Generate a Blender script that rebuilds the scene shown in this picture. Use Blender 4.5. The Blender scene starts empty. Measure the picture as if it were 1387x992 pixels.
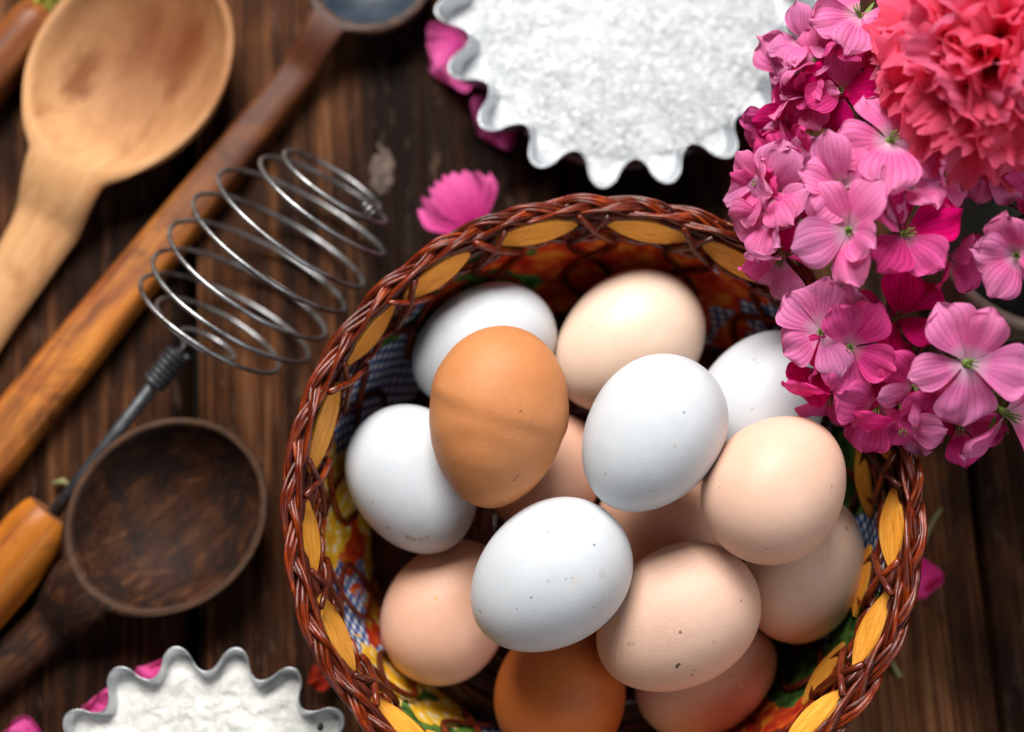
import bpy, math, random
from mathutils import Vector, Matrix, noise

# ---------------------------------------------------------------- camera, light, exposure
MM = 0.001
scene = bpy.context.scene
COL = scene.collection
D, TH, LENS = 555.0, math.radians(12), 50.0
FPX = 1387 * LENS / 36
CAM = Vector((0, -D * math.sin(TH), D * math.cos(TH)))
FW = Vector((0, math.sin(TH), -math.cos(TH)))
UP = Vector((0, math.cos(TH), math.sin(TH)))
RT = Vector((1, 0, 0))

cam_data = bpy.data.cameras.new('camera')
cam_data.lens = LENS
cam_data.sensor_width = 36
cam_data.sensor_fit = 'HORIZONTAL'
cam_data.clip_start = 0.01
cam_data.clip_end = 20
cam_data.dof.use_dof = True
cam_data.dof.focus_distance = (D - 96) * MM
cam_data.dof.aperture_fstop = 4.0
cam = bpy.data.objects.new('camera', cam_data)
cam.location = CAM * MM
cam.rotation_euler = (TH, 0, 0)
COL.objects.link(cam)
scene.camera = cam

world = bpy.data.worlds.new('World')
scene.world = world
world.use_nodes = True
wb = world.node_tree.nodes['Background']
wb.inputs[0].default_value = (0.80, 0.88, 1.0, 1)
wb.inputs[1].default_value = 0.05


def area_lamp(name, loc, target, sx, sy, power, color):
    l = bpy.data.lights.new(name, 'AREA')
    l.shape = 'RECTANGLE'
    l.size, l.size_y = sx, sy
    l.energy = power
    l.color = color
    o = bpy.data.objects.new(name, l)
    o.location = loc
    d = Vector(target) - Vector(loc)
    o.rotation_euler = d.to_track_quat('-Z', 'Y').to_euler()
    COL.objects.link(o)
    return o


area_lamp('window_light', (-0.17, 0.70, 0.88), (0.0, 0.0, 0.03), 0.62, 0.50, 23.0, (1.0, 0.975, 0.95))
area_lamp('room_light', (0.72, -0.58, 0.92), (0.0, 0.0, 0.05), 0.9, 0.7, 4.9, (0.95, 0.97, 1.0))

scene.view_settings.view_transform = 'Standard'
scene.view_settings.look = 'None'
scene.view_settings.exposure = 0.2
scene.view_settings.gamma = 1.0
scene.render.film_transparent = False
try:
    scene.cycles.use_denoising = True
    scene.cycles.denoiser = 'OPENIMAGEDENOISE'
    scene.cycles.max_bounces = 8
except Exception:
    pass


# ---------------------------------------------------------------- helpers
def at(px, py, z):
    """world point (mm) at height z behind a point of the photograph"""
    d = FW + RT * ((px - 693.5) / FPX) - UP * ((py - 496) / FPX)
    return CAM + d * ((z - CAM.z) / d.z)


def ppm(p):
    return FPX / (p - CAM).dot(FW)


def lerp(a, b, t):
    return a + (b - a) * t


def smooth(a, b, x):
    t = max(0.0, min(1.0, (x - a) / (b - a)))
    return t * t * (3 - 2 * t)


def interp(tab, x):
    if x <= tab[0][0]:
        return tab[0][1]
    for (x0, y0), (x1, y1) in zip(tab, tab[1:]):
        if x <= x1:
            return lerp(y0, y1, (x - x0) / (x1 - x0))
    return tab[-1][1]


def empty(name, loc=(0, 0, 0), rot=None, label=None, cat=None, group=None, kind=None):
    o = bpy.data.objects.new(name, None)
    o.empty_display_size = 0.01
    o.location = Vector(loc) * MM
    if rot is not None:
        o.rotation_mode = 'QUATERNION'
        o.rotation_quaternion = rot
    COL.objects.link(o)
    tag(o, label, cat, group, kind)
    return o


def tag(o, label=None, cat=None, group=None, kind=None):
    if label: o['label'] = label
    if cat: o['category'] = cat
    if group: o['group'] = group
    if kind: o['kind'] = kind
    return o


def mesh_data(name, verts, faces, mats, smooth_=True, uv=None, fmat=None):
    me = bpy.data.meshes.new(name)
    me.from_pydata([(v[0] * MM, v[1] * MM, v[2] * MM) for v in verts], [], faces)
    if not isinstance(mats, (list, tuple)):
        mats = [mats]
    for m in mats:
        me.materials.append(m)
    if fmat:
        me.polygons.foreach_set('material_index', fmat)
    if smooth_:
        me.polygons.foreach_set('use_smooth', [True] * len(me.polygons))
    if uv:
        ul = me.uv_layers.new(name='UVMap')
        vi = [0] * len(me.loops)
        me.loops.foreach_get('vertex_index', vi)
        flat = []
        for i in vi:
            flat += [uv[i][0], uv[i][1]]
        ul.data.foreach_set('uv', flat)
    me.update()
    return me


def link(name, me, parent=None, loc=None, rot=None):
    o = bpy.data.objects.new(name, me)
    COL.objects.link(o)
    if parent is not None:
        o.parent = parent
    if loc is not None:
        o.location = Vector(loc) * MM
    if rot is not None:
        o.rotation_mode = 'QUATERNION'
        o.rotation_quaternion = rot
    return o


def mk(name, verts, faces, mats, parent=None, smooth_=True, uv=None, fmat=None, loc=None, rot=None):
    return link(name, mesh_data(name, verts, faces, mats, smooth_, uv, fmat), parent, loc, rot)


def tube(pts, rad, sides=8, closed=False, flat=1.0, cap=True):
    """verts, faces of a tube along pts; rad is a number or a list"""
    pts = [Vector(p) for p in pts]
    n = len(pts)
    R = rad if isinstance(rad, (list, tuple)) else [rad] * n
    T = []
    for i in range(n):
        a = pts[(i - 1) % n] if (closed or i > 0) else pts[i]
        b = pts[(i + 1) % n] if (closed or i < n - 1) else pts[i]
        T.append((b - a).normalized())
    nrm = T[0].orthogonal().normalized()
    if abs(T[0].z) < 0.9:
        nrm = (Vector((0, 0, 1)) - T[0] * T[0].z).normalized()
    verts, faces = [], []
    for i in range(n):
        nrm = (nrm - T[i] * nrm.dot(T[i])).normalized()
        b = T[i].cross(nrm)
        for k in range(sides):
            a = 2 * math.pi * k / sides
            verts.append(pts[i] + (nrm * math.cos(a) * flat + b * math.sin(a)) * R[i])
    m = n if closed else n - 1
    for i in range(m):
        j = (i + 1) % n
        for k in range(sides):
            l = (k + 1) % sides
            faces.append((i * sides + k, i * sides + l, j * sides + l, j * sides + k))
    if cap and not closed:
        faces.append(tuple(reversed(range(sides))))
        faces.append(tuple((n - 1) * sides + k for k in range(sides)))
    return verts, faces


def tube_uv(pts, rad, sides=8, closed=False):
    '''fibre coordinates for a tube: (round, along) in mm'''
    n = len(pts)
    R = rad if isinstance(rad, (list, tuple)) else [rad] * n
    out, l = [], 0.0
    for i in range(n):
        if i:
            l += (Vector(pts[i]) - Vector(pts[i - 1])).length
        for k in range(sides):
            out.append((R[i] * math.cos(2 * math.pi * k / sides), l))
    return out


def join(*parts):
    V, Fc = [], []
    for v, f in parts:
        o = len(V)
        V += list(v)
        Fc += [tuple(i + o for i in q) for q in f]
    return V, Fc


def lathe(prof, seg=48, center=(0, 0)):
    V, Fc = [], []
    for (r, z) in prof:
        for k in range(seg):
            a = 2 * math.pi * k / seg
            V.append((center[0] + r * math.cos(a), center[1] + r * math.sin(a), z))
    for i in range(len(prof) - 1):
        for k in range(seg):
            l = (k + 1) % seg
            Fc.append((i * seg + k, i * seg + l, (i + 1) * seg + l, (i + 1) * seg + k))
    return V, Fc


# ---------------------------------------------------------------- materials
class Mat:
    def __init__(self, name):
        self.m = bpy.data.materials.new(name)
        self.m.use_nodes = True
        self.nt = self.m.node_tree
        self.b = self.nt.nodes['Principled BSDF']
        self.out = self.nt.nodes['Material Output']
        self._tc = None

    def put(self, sock, v):
        if isinstance(v, bpy.types.NodeSocket):
            self.nt.links.new(v, sock)
        elif isinstance(v, (tuple, list)) and sock.type == 'RGBA' and len(v) == 3:
            sock.default_value = (*v, 1)
        else:
            sock.default_value = v

    def n(self, typ, ins=None, **props):
        nd = self.nt.nodes.new('ShaderNode' + typ)
        for k, v in props.items():
            setattr(nd, k, v)
        for k, v in (ins or {}).items():
            self.put(nd.inputs[k], v)
        return nd

    def set(self, **kw):
        names = dict(color='Base Color', rough='Roughness', metal='Metallic', spec='Specular IOR Level', coat='Coat Weight',
                     coatr='Coat Roughness', sss='Subsurface Weight', ssr='Subsurface Radius', sscale='Subsurface Scale',
                     normal='Normal', sheen='Sheen Weight', trans='Transmission Weight')
        for k, v in kw.items():
            self.put(self.b.inputs[names[k]], v)
        return self

    def coord(self, scale=(1, 1, 1), rnd=True):
        """object coordinates in mm, shifted at random per object"""
        tc = self.n('TexCoord').outputs['Object']
        v = self.n('VectorMath', {0: tc, 'Scale': 1000.0}, operation='SCALE').outputs[0]
        if rnd:
            oi = self.n('ObjectInfo').outputs['Random']
            off = self.math('MULTIPLY', oi, 731.0)
            cx = self.n('CombineXYZ', {0: off, 1: off, 2: off}).outputs[0]
            mp = self.n('VectorMath', {0: v, 1: tuple(scale)}, operation='MULTIPLY').outputs[0]
            return self.n('VectorMath', {0: mp, 1: cx}, operation='ADD').outputs[0]
        return self.n('VectorMath', {0: v, 1: tuple(scale)}, operation='MULTIPLY').outputs[0]

    def math(self, op, a, b=0.0, c=0.0, clamp=False):
        nd = self.n('Math', {0: a, 1: b, 2: c}, operation=op)
        nd.use_clamp = clamp
        return nd.outputs[0]

    def noise(self, vec, scale=1.0, detail=4.0, rough=0.55, dist=0.0):
        return self.n('TexNoise', {'Vector': vec, 'Scale': scale, 'Detail': detail, 'Roughness': rough, 'Distortion': dist}).outputs[0]

    def ramp(self, fac, stops, interp='LINEAR'):
        nd = self.n('ValToRGB', {0: fac})
        cr = nd.color_ramp
        cr.interpolation = interp
        while len(cr.elements) < len(stops):
            cr.elements.new(0.5)
        for e, (p, c) in zip(cr.elements, stops):
            e.position = p
            e.color = (*c, 1) if isinstance(c, (tuple, list)) else (c, c, c, 1)
        return nd.outputs[0]

    def mix(self, fac, a, b, blend='MIX'):
        nd = self.n('Mix', data_type='RGBA', blend_type=blend)
        self.put(nd.inputs[0], fac)
        self.put(nd.inputs[6], a)
        self.put(nd.inputs[7], b)
        return nd.outputs[2]

    def bump(self, h, dist=0.1, strength=1.0, normal=None):
        ins = {'Height': h, 'Distance': dist * MM, 'Strength': strength}
        if normal is not None:
            ins['Normal'] = normal
        return self.n('Bump', ins).outputs[0]


def wood(name, stops, along='X', grain=0.35, stretch=0.035, rough=0.5, bump=0.12, blotch=None, coat=0.0, spec=0.2, rnd=True):
    """long-grained wood; stops is a colour ramp over the grain, blotch = (colour, amount, scale)"""
    M = Mat(name)
    s = {'X': (stretch, 1, 1), 'Y': (1, stretch, 1), 'Z': (1, 1, stretch)}[along]
    v = M.coord(s, rnd)
    warp = M.noise(M.coord((0.02, 0.02, 0.02), rnd), 1.0, 2)
    g1 = M.noise(v, grain, 6, 0.62, 0.6)
    g2 = M.noise(v, grain * 5, 3, 0.6)
    f = M.math('ADD', M.math('MULTIPLY', g1, 0.62), M.math('MULTIPLY', g2, 0.2))
    f = M.math('ADD', f, M.math('MULTIPLY', warp, 0.25))
    f = M.math('MULTIPLY_ADD', M.math('SUBTRACT', f, 0.535), 2.3, 0.5)
    c = M.ramp(f, stops)
    if blotch:
        col, amt, sc = blotch
        bl = M.noise(M.coord((sc, sc, sc), rnd), 1.0, 4, 0.6, 0.8)
        bl = M.ramp(bl, [(0.48, 0.0), (0.66, amt)])
        c = M.mix(bl, c, col)
    h = M.math('ADD', M.math('MULTIPLY', g2, 0.6), M.math('MULTIPLY', g1, 0.6))
    r = M.math('MULTIPLY_ADD', g2, 0.25, rough - 0.12)
    M.set(color=c, rough=r, spec=spec, coat=coat, coatr=0.25, normal=M.bump(h, bump))
    return M


# table wood -------------------------------------------------------------
def plank_mat():
    M = Mat('dark weathered plank')
    v = M.coord((1, 0.022, 1))
    g1 = M.noise(v, 0.10, 7, 0.66, 1.2)
    g2 = M.noise(v, 0.55, 5, 0.65, 0.3)
    big = M.noise(M.coord((0.016, 0.008, 0.016)), 1.0, 3, 0.55, 0.6)
    f = M.math('ADD', M.math('MULTIPLY', g1, 0.55), M.math('MULTIPLY', g2, 0.35))
    f = M.math('ADD', f, M.math('MULTIPLY', big, 0.65))
    f = M.math('MULTIPLY_ADD', M.math('SUBTRACT', f, 0.775), 2.9, 0.5)
    c = M.ramp(f, [(0.0, (0.005, 0.002, 0.001)), (0.34, (0.018, 0.0066, 0.0028)), (0.58, (0.050, 0.0175, 0.0068)),
                   (0.78, (0.125, 0.046, 0.0165)), (1.0, (0.25, 0.108, 0.046))])
    # black scuffs and cracks along the grain
    cr = M.noise(M.coord((1, 0.012, 1)), 0.22, 3, 0.5, 0.8)
    cr = M.ramp(cr, [(0.30, 1.0), (0.40, 0.0)])
    c = M.mix(M.math('MULTIPLY', cr, 0.8), c, (0.007, 0.004, 0.003))
    pt_ = M.ramp(M.noise(M.coord((0.03, 0.014, 0.03)), 1.0, 5, 0.65, 1.0), [(0.42, 0.0), (0.60, 0.75)])
    c = M.mix(pt_, c, M.mix(0.5, c, (0.006, 0.004, 0.003)))
    # pale worn dust
    du = M.noise(M.coord((0.25, 0.06, 0.25)), 1.0, 6, 0.75, 0.5)
    du = M.ramp(du, [(0.56, 0.0), (0.74, 0.42)])
    c = M.mix(du, c, (0.19, 0.115, 0.072))
    h = M.math('SUBTRACT', M.math('ADD', g2, M.math('MULTIPLY', g1, 0.8)), M.math('MULTIPLY', cr, 0.7))
    M.set(color=c, rough=M.math('MULTIPLY_ADD', g2, 0.4, 0.46), spec=0.08, normal=M.bump(h, 1.3))
    return M.m


PLANK = plank_mat()
UNDER = Mat('table underside').set(color=(0.006, 0.004, 0.003), rough=0.9).m

# ---------------------------------------------------------------- the table
ang = math.radians(3.0)
table = empty('table_top', (0, 0, 0), Matrix.Rotation(ang, 4, 'Z').to_quaternion(), kind='structure')
mk('under_board', [(x * 600, y * 600, z) for z in (-30, -24) for x, y in ((-1, -1), (1, -1), (1, 1), (-1, 1))],
   [(3, 2, 1, 0), (4, 5, 6, 7), (0, 1, 5, 4), (1, 2, 6, 5), (2, 3, 7, 6), (3, 0, 4, 7)], UNDER, table, False)
random.seed(5)
Minv = Matrix.Rotation(-ang, 3, 'Z')
e0 = (Minv @ at(256, 540, 0)).x
edges = [e0 - 420, e0 - 282, e0 - 141, e0, e0 + 151, e0 + 300, e0 + 441, e0 + 590]
gaps = [2, 2.5, 2.0, 6.0, 2.2, 1.6, 2, 2]
for i in range(len(edges) - 1):
    x0, x1 = edges[i] + gaps[i] / 2, edges[i + 1] - gaps[i + 1] / 2
    V, Fc = [], []
    NY = 60
    for j in range(NY + 1):
        y = -480 + 960 * j / NY
        w0 = noise.noise(Vector((i * 7.1, y * 0.012, 0))) * 1.1
        w1 = noise.noise(Vector((i * 7.1 + 50, y * 0.012, 3))) * 1.1
        a, b = x0 + w0, x1 + w1
        top = noise.noise(Vector((i * 3.3, y * 0.004, 9))) * 0.35
        xs = [a, a, a + 0.7, a + 2.2, lerp(a, b, 0.3), lerp(a, b, 0.7), b - 2.2, b - 0.7, b, b]
        zs = [-24, -1.8, -0.5, 0, 0.15, 0.1, 0, -0.5, -1.8, -24]
        V += [(x, y, z + (top if z > -20 else 0)) for x, z in zip(xs, zs)]
    for j in range(NY):
        for k in range(9):
            q = j * 10 + k
            Fc.append((q, q + 1, q + 11, q + 10)[::-1])
    mk('plank', V, Fc, PLANK, table)

# a chipped, pale scar in the plank beside the whisk
SCAR = Mat('splintered bare wood')
sv = SCAR.coord((1, 0.4, 1))
SCAR.set(color=SCAR.ramp(SCAR.noise(sv, 0.5, 6, 0.7), [(0.35, (0.03, 0.018, 0.012)), (0.55, (0.085, 0.05, 0.033)), (0.72, (0.24, 0.175, 0.13))]),
         rough=0.6, normal=SCAR.bump(SCAR.noise(sv, 0.7, 5, 0.7), 1.0))
p = at(517, 232, 0)
V, Fc = [], []
for i in range(15):
    for j in range(25):
        u, v = i / 14 * 2 - 1, j / 24 * 2 - 1
        rr = max(0, 1 - u * u - v * v)
        nz = noise.noise(Vector((u * 3, v * 4, 2.2))) + 0.6 * noise.noise(Vector((u * 7, v * 9, 5)))
        V.append((u * 6.5 * (1 + 0.2 * noise.noise(Vector((0, v * 3, 1)))), v * 14, -1.4 + 2.3 * math.sqrt(rr) + (nz * 0.9 if rr > 0 else 0)))
for i in range(14):
    for j in range(24):
        q = i * 25 + j
        Fc.append((q, q + 25, q + 26, q + 1))
mk('knot', V, Fc, SCAR.m, table, loc=Minv @ p)

# ---------------------------------------------------------------- fluted tins
TIN = Mat('pale fluted tin')
tv = TIN.coord()
TIN.set(color=TIN.ramp(TIN.noise(tv, 0.08, 5, 0.6), [(0.3, (0.42, 0.44, 0.46)), (0.7, (0.66, 0.68, 0.70))]), metal=0.85,
        rough=TIN.math('MULTIPLY_ADD', TIN.noise(tv, 0.5, 4), 0.25, 0.26), normal=TIN.bump(TIN.noise(tv, 0.06, 3), 1.2))

SUGAR = Mat('granulated sugar')
gv = SUGAR.coord()
vo = SUGAR.n('TexVoronoi', {'Vector': gv, 'Scale': 1.9, 'Randomness': 1.0})
vo2 = SUGAR.n('TexVoronoi', {'Vector': gv, 'Scale': 1.3, 'Randomness': 1.0})
big = SUGAR.noise(gv, 0.05, 4, 0.6)
base = SUGAR.ramp(big, [(0.3, (0.50, 0.525, 0.54)), (0.65, (0.63, 0.655, 0.665))])
base = SUGAR.mix(0.14, base, SUGAR.ramp(vo.outputs['Distance'], [(0.0, (1, 1, 1)), (0.7, (0.5, 0.52, 0.54))]), 'MULTIPLY')
rv = SUGAR.n('VectorMath', {0: vo2.outputs['Color'], 1: (0.5, 0.5, 0.5)}, operation='SUBTRACT').outputs[0]
rv = SUGAR.n('VectorMath', {0: rv, 'Scale': 0.8}, operation='SCALE').outputs[0]
geo = SUGAR.n('NewGeometry').outputs['Normal']
nn = SUGAR.n('VectorMath', {0: SUGAR.n('VectorMath', {0: geo, 1: rv}, operation='ADD').outputs[0]}, operation='NORMALIZE').outputs[0]
SUGAR.set(color=base, rough=0.16, spec=0.75, normal=SUGAR.bump(vo.outputs['Distance'], 0.18, 1.0, nn), sss=0.2, ssr=(1, 1, 1), sscale=0.001)

FLOUR = Mat('white flour')
fv = FLOUR.coord()
fn = FLOUR.noise(fv, 0.22, 8, 0.72, 0.4)
FLOUR.set(color=FLOUR.ramp(FLOUR.noise(fv, 0.6, 6, 0.7), [(0.3, (0.74, 0.72, 0.66)), (0.6, (0.88, 0.865, 0.82))]), rough=0.95, spec=0.1,
          normal=FLOUR.bump(fn, 2.2), sss=0.15, ssr=(1, 0.9, 0.8), sscale=0.001)


def tin(name, center, rz, R, depth_, n, amp, ph, fill, fill_mat, fill_name, label, bumpy):
    """shallow tart tin: flutes sharpest at the lip, fading to a round floor"""
    root = empty(name, (center.x, center.y, 0), label=label, cat='tart tin', group='fluted tart tins')
    SEG = n * 22

    def rad(a, t):
        c = math.cos(n * (a - ph))
        s = (abs(c) ** 0.7) * (1 if c > 0 else -1)
        wob = 1 + 0.010 * math.sin(3 * a + 1) + 0.006 * math.sin(7 * a)
        f = (R - amp) * (0.79 + 0.21 * t) + amp * s * smooth(-0.15, 0.9, t)
        return f * wob

    def zof(a, t):
        return rz * t + 0.5

    rows = [0, 0.06, 0.15, 0.3, 0.5, 0.7, 0.86, 0.95, 1.0]
    V, Fc = [], []
    # inner, then lip, then outer skin
    prof = [(t, 0.0) for t in rows] + [(1.015, 0.35)] + [(t, 0.8) for t in reversed(rows)]
    for (t, o) in prof:
        for k in range(SEG):
            a = 2 * math.pi * k / SEG
            r = rad(a, min(t, 1)) + o
            z = zof(a, t) + (0 if o == 0 else -0.35 if t < 0.05 else 0)
            V.append((r * math.cos(a), r * math.sin(a), z))
    for i in range(len(prof) - 1):
        for k in range(SEG):
            l = (k + 1) % SEG
            Fc.append((i * SEG + k, (i + 1) * SEG + k, (i + 1) * SEG + l, i * SEG + l)[::-1])
    mk('fluted_wall', V, Fc, TIN.m, root)
    Vb, Fb = lathe([(0.01, 0.9), (R * 0.4, 0.9), ((R - amp) * 0.80 + 2.0, 0.7), ((R - amp) * 0.80 + 2.0, 0.2), (0.01, 0.2)], 72)
    mk('floor_plate', Vb, Fb, TIN.m, root)
    # contents fill the tin into the flutes
    V, Fc = [], []
    RN = 44
    SG = n * 14
    for i in range(RN + 1):
        q = (i / RN) ** 0.8
        for k in range(SG):
            a = 2 * math.pi * k / SG
            r = q * (rad(a, fill) * smooth(0.0, 1.0, q * 1.0) + (R - amp) * 0.9 * (1 - smooth(0, 1, q))) if q < 1 else rad(a, fill) - 0.1
            x, y = r * math.cos(a), r * math.sin(a)
            ez = smooth(0.78, 1.0, q)
            z = rz * fill + bumpy(x, y, q) * (1 - 0.6 * ez) - ez * 1.2
            V.append((x, y, z))
    for i in range(RN):
        for k in range(SG):
            l = (k + 1) % SG
            Fc.append((i * SG + k, i * SG + l, (i + 1) * SG + l, (i + 1) * SG + k)[::-1])
    o = mk(fill_name, V, Fc, fill_mat, None, loc=(center.x, center.y, 0))
    return root, o, rad


def sugar_bump(x, y, q):
    v = Vector((x * 0.045, y * 0.045, 0.3))
    return 2.4 * noise.noise(v) + 0.7 * noise.noise(v * 3.1) + 0.14 * noise.noise(v * 11) + 2.5 * (1 - q * q)


def flour_bump(x, y, q):
    v = Vector((x * 0.07, y * 0.07, 4.3))
    return 2.0 * noise.noise(v) + 1.3 * noise.noise(v * 2.7) + 0.9 * noise.noise(v * 7) + 0.5 * noise.noise(v * 19) + 0.5 * (1 - q * q)


cs = at(847, 7, 30)
st, so, _ = tin('tart_tin', cs, 30, 74.3, 28, 18, 6.0, math.radians(-77.8), 0.74, SUGAR.m, 'sugar',
                'pale fluted tart tin full of sugar behind the basket', sugar_bump)
tag(so, 'white granulated sugar heaped in the tin behind the basket', 'sugar')
rg = random.Random(8)
gp = []
for k in range(22000):
    a, q = rg.uniform(0, 2 * math.pi), math.sqrt(rg.random()) * 0.93
    r_ = 64 * q
    x, y = r_ * math.cos(a), r_ * math.sin(a)
    if y > 25:
        continue
    z = 22.3 + sugar_bump(x, y, (r_ / 72.0))
    h_ = rg.uniform(0.13, 0.34)
    rm = Matrix.Rotation(rg.uniform(0, 3.1), 3, 'Z') @ Matrix.Rotation(rg.uniform(0, 3.1), 3, 'X')
    gp.append(([rm @ Vector((i * h_, j * h_ * 0.8, l * h_)) + Vector((x, y, z)) for i in (-1, 1) for j in (-1, 1) for l in (-1, 1)],
               [(0, 1, 3, 2), (4, 6, 7, 5), (0, 4, 5, 1), (2, 3, 7, 6), (0, 2, 6, 4), (1, 5, 7, 3)]))
V, Fc = join(*gp)
CRYS = Mat('sugar crystals').set(color=(0.70, 0.72, 0.73), rough=0.08, spec=0.8)
tag(mk('sugar_grains', V, Fc, CRYS.m, so, smooth_=False), kind='stuff')
cf = at(272, 1114, 30)
ft, fo, _ = tin('tart_tin', cf, 30, 60.0, 28, 17, 4.6, math.radians(80), 0.86, FLOUR.m, 'flour',
                'pale fluted tart tin of flour below the dark wooden spoon', flour_bump)
tag(fo, 'powdery white flour filling the tin below the dark spoon', 'flour')

# ---------------------------------------------------------------- wooden spoons
def spoon(name, center, rz, angle, a, b, Lh, wtab, htab, depth_, thick, lip, mat_bowl, mat_handle, label, flatness=2.0, base_lift=0.0):
    """bowl centre at the origin, +X towards the bowl tip; wtab / htab: half width and half height of the handle by s"""
    root = empty(name, (center.x, center.y, base_lift), Matrix.Rotation(angle, 4, 'Z').to_quaternion(), label, 'spoon', 'kitchen spoons on the table')
    NS, NT = 150, 30
    ss = []
    for i in range(NS + 1):
        t = i / NS
        s_ = -Lh + (Lh + a) * (1 - (1 - t) ** 1.8)
        ss.append(s_)
    ring = []
    ei = 1 - lip
    for s_ in ss:
        bw = b * math.sqrt(max(0.0, 1 - (s_ / a) ** 2)) if abs(s_) < a else 0.0
        fade = 1 - smooth(-a * 0.9, -a * 0.35, s_)
        hw = interp(wtab, s_) * fade
        W = (bw ** 3.2 + hw ** 3.2) ** (1 / 3.2) if (bw + hw) > 0 else 0.02
        end = smooth(-Lh, -Lh + 9, s_)
        W = max(0.02, W * (0.25 + 0.75 * math.sqrt(end)))
        wgt = smooth(-a - 26, -a * 0.75, s_)
        hh = interp(htab, s_)
        hc = hh + interp([(-Lh, 0.0), (-a - 20, 0.0), (-a, rz - 2 * hh)], s_)
        top, bot = [], []
        for k in range(NT + 1):
            q = math.sin((k / NT * 2 - 1) * math.pi / 2)
            y = q * W
            rnd_ = (max(0.0, 1 - abs(q) ** flatness)) ** (1 / flatness)
            zt_h, zb_h = hc + hh * rnd_, hc - hh * rnd_
            e = math.sqrt((s_ / a) ** 2 + (y / b) ** 2)
            zt = rz - 0.6 * smooth(0.9, 1, abs(q))
            dome = math.sqrt(max(0.0, 1 - min(1, e) ** 2.2))
            zb = rz - 2.2 - (rz - 2.4) * dome
            z1 = lerp(zt_h, zt, wgt)
            z0 = lerp(zb_h, zb, wgt)
            if e < ei:
                z1 -= depth_ * (1 - (e / ei) ** 2.2) ** 0.75
            z1 = max(z1, z0 + 0.8)
            top.append((s_, y, z1))
            bot.append((s_, y, z0))
        ring.append(top + bot[::-1])
    M_ = len(ring[0])

    def piece(nm, i0, i1, mat):
        V, Fc = [], []
        for i in range(i0, i1 + 1):
            V += ring[i]
        for i in range(i1 - i0):
            for k in range(M_):
                l = (k + 1) % M_
                Fc.append((i * M_ + k, (i + 1) * M_ + k, (i + 1) * M_ + l, i * M_ + l))
        if i0 == 0:
            Fc.append(tuple(reversed(range(M_)))[::-1])
        return mk(nm, V, Fc, mat, root)

    cut = next(i for i, s_ in enumerate(ss) if s_ > -a * 1.02)
    piece('handle', 0, cut, mat_handle)
    piece('bowl', cut, NS, mat_bowl)
    return root


# pale spoon: maple with reddish heart streaks inside the bowl
PALE = Mat('pale maple spoon wood')
v = PALE.coord((0.06, 1, 1), False)
g1 = PALE.noise(v, 0.12, 5, 0.6, 1.0)
g2 = PALE.noise(v, 0.9, 3, 0.6)
f = PALE.math('ADD', PALE.math('MULTIPLY', g1, 0.8), PALE.math('MULTIPLY', g2, 0.2))
c = PALE.ramp(f, [(0.25, (0.42, 0.195, 0.08)), (0.5, (0.51, 0.27, 0.12)), (0.75, (0.58, 0.33, 0.16))])
sv = PALE.coord((0.032, 0.075, 0.04), False)
st1 = PALE.noise(sv, 1.0, 4, 0.6, 1.3)
st1 = PALE.ramp(st1, [(0.58, 0.0), (0.74, 0.6)])
c = PALE.mix(st1, c, (0.30, 0.105, 0.035))
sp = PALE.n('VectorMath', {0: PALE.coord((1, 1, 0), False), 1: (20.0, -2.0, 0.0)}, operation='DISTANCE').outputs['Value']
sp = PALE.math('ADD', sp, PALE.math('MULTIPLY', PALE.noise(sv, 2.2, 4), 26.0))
c = PALE.mix(PALE.ramp(PALE.math('DIVIDE', sp, 78.0), [(0.25, 0.92), (0.60, 0.55), (0.92, 0.0)]), c, (0.15, 0.048, 0.017))  # broad brown stain; its spread also paints shade into the bowl's hollow
pd = PALE.n('VectorMath', {0: PALE.n('VectorMath', {0: PALE.n('TexNoise', {'Vector': PALE.coord((0.05, 0.12, 0.1), False), 'Scale': 1.0, 'Detail': 5.0}).outputs['Color'], 1: (0.5, 0.5, 0.5)}, operation='SUBTRACT').outputs[0], 'Scale': 16.0}, operation='SCALE').outputs[0]
pv = PALE.n('VectorMath', {0: PALE.coord((0.42, 1, 0), False), 1: pd}, operation='ADD').outputs[0]
for (lx, ly, lr, la) in ((-11, 20, 4.5, 0.75), (24, -10, 6.5, 0.9), (5, -15, 4.0, 0.7), (-22, -12, 3.0, 0.4), (14, 8, 5.0, 0.5)):
    dd_ = PALE.n('VectorMath', {0: pv, 1: (lx * 0.42, ly, 0.0)}, operation='DISTANCE').outputs['Value']
    c = PALE.mix(PALE.ramp(PALE.math('DIVIDE', dd_, lr * 2), [(0.2, la), (0.75, 0.0)]), c, (0.13, 0.036, 0.011))
PALE.set(color=c, rough=0.6, spec=0.10, normal=PALE.bump(g2, 0.10))
spoon('wooden_spoon', at(177, 92, 18), 22, math.radians(62), 48, 38.5, 190,
      [(-190, 9), (-110, 10.5), (-75, 13), (-50, 16.5), (0, 17)], [(-190, 5), (-60, 6.5), (-40, 8)], 18.0, 3, 0.065, PALE.m, PALE.m,
      'pale maple wooden spoon with a wide oval bowl and reddish streaks')

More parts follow.
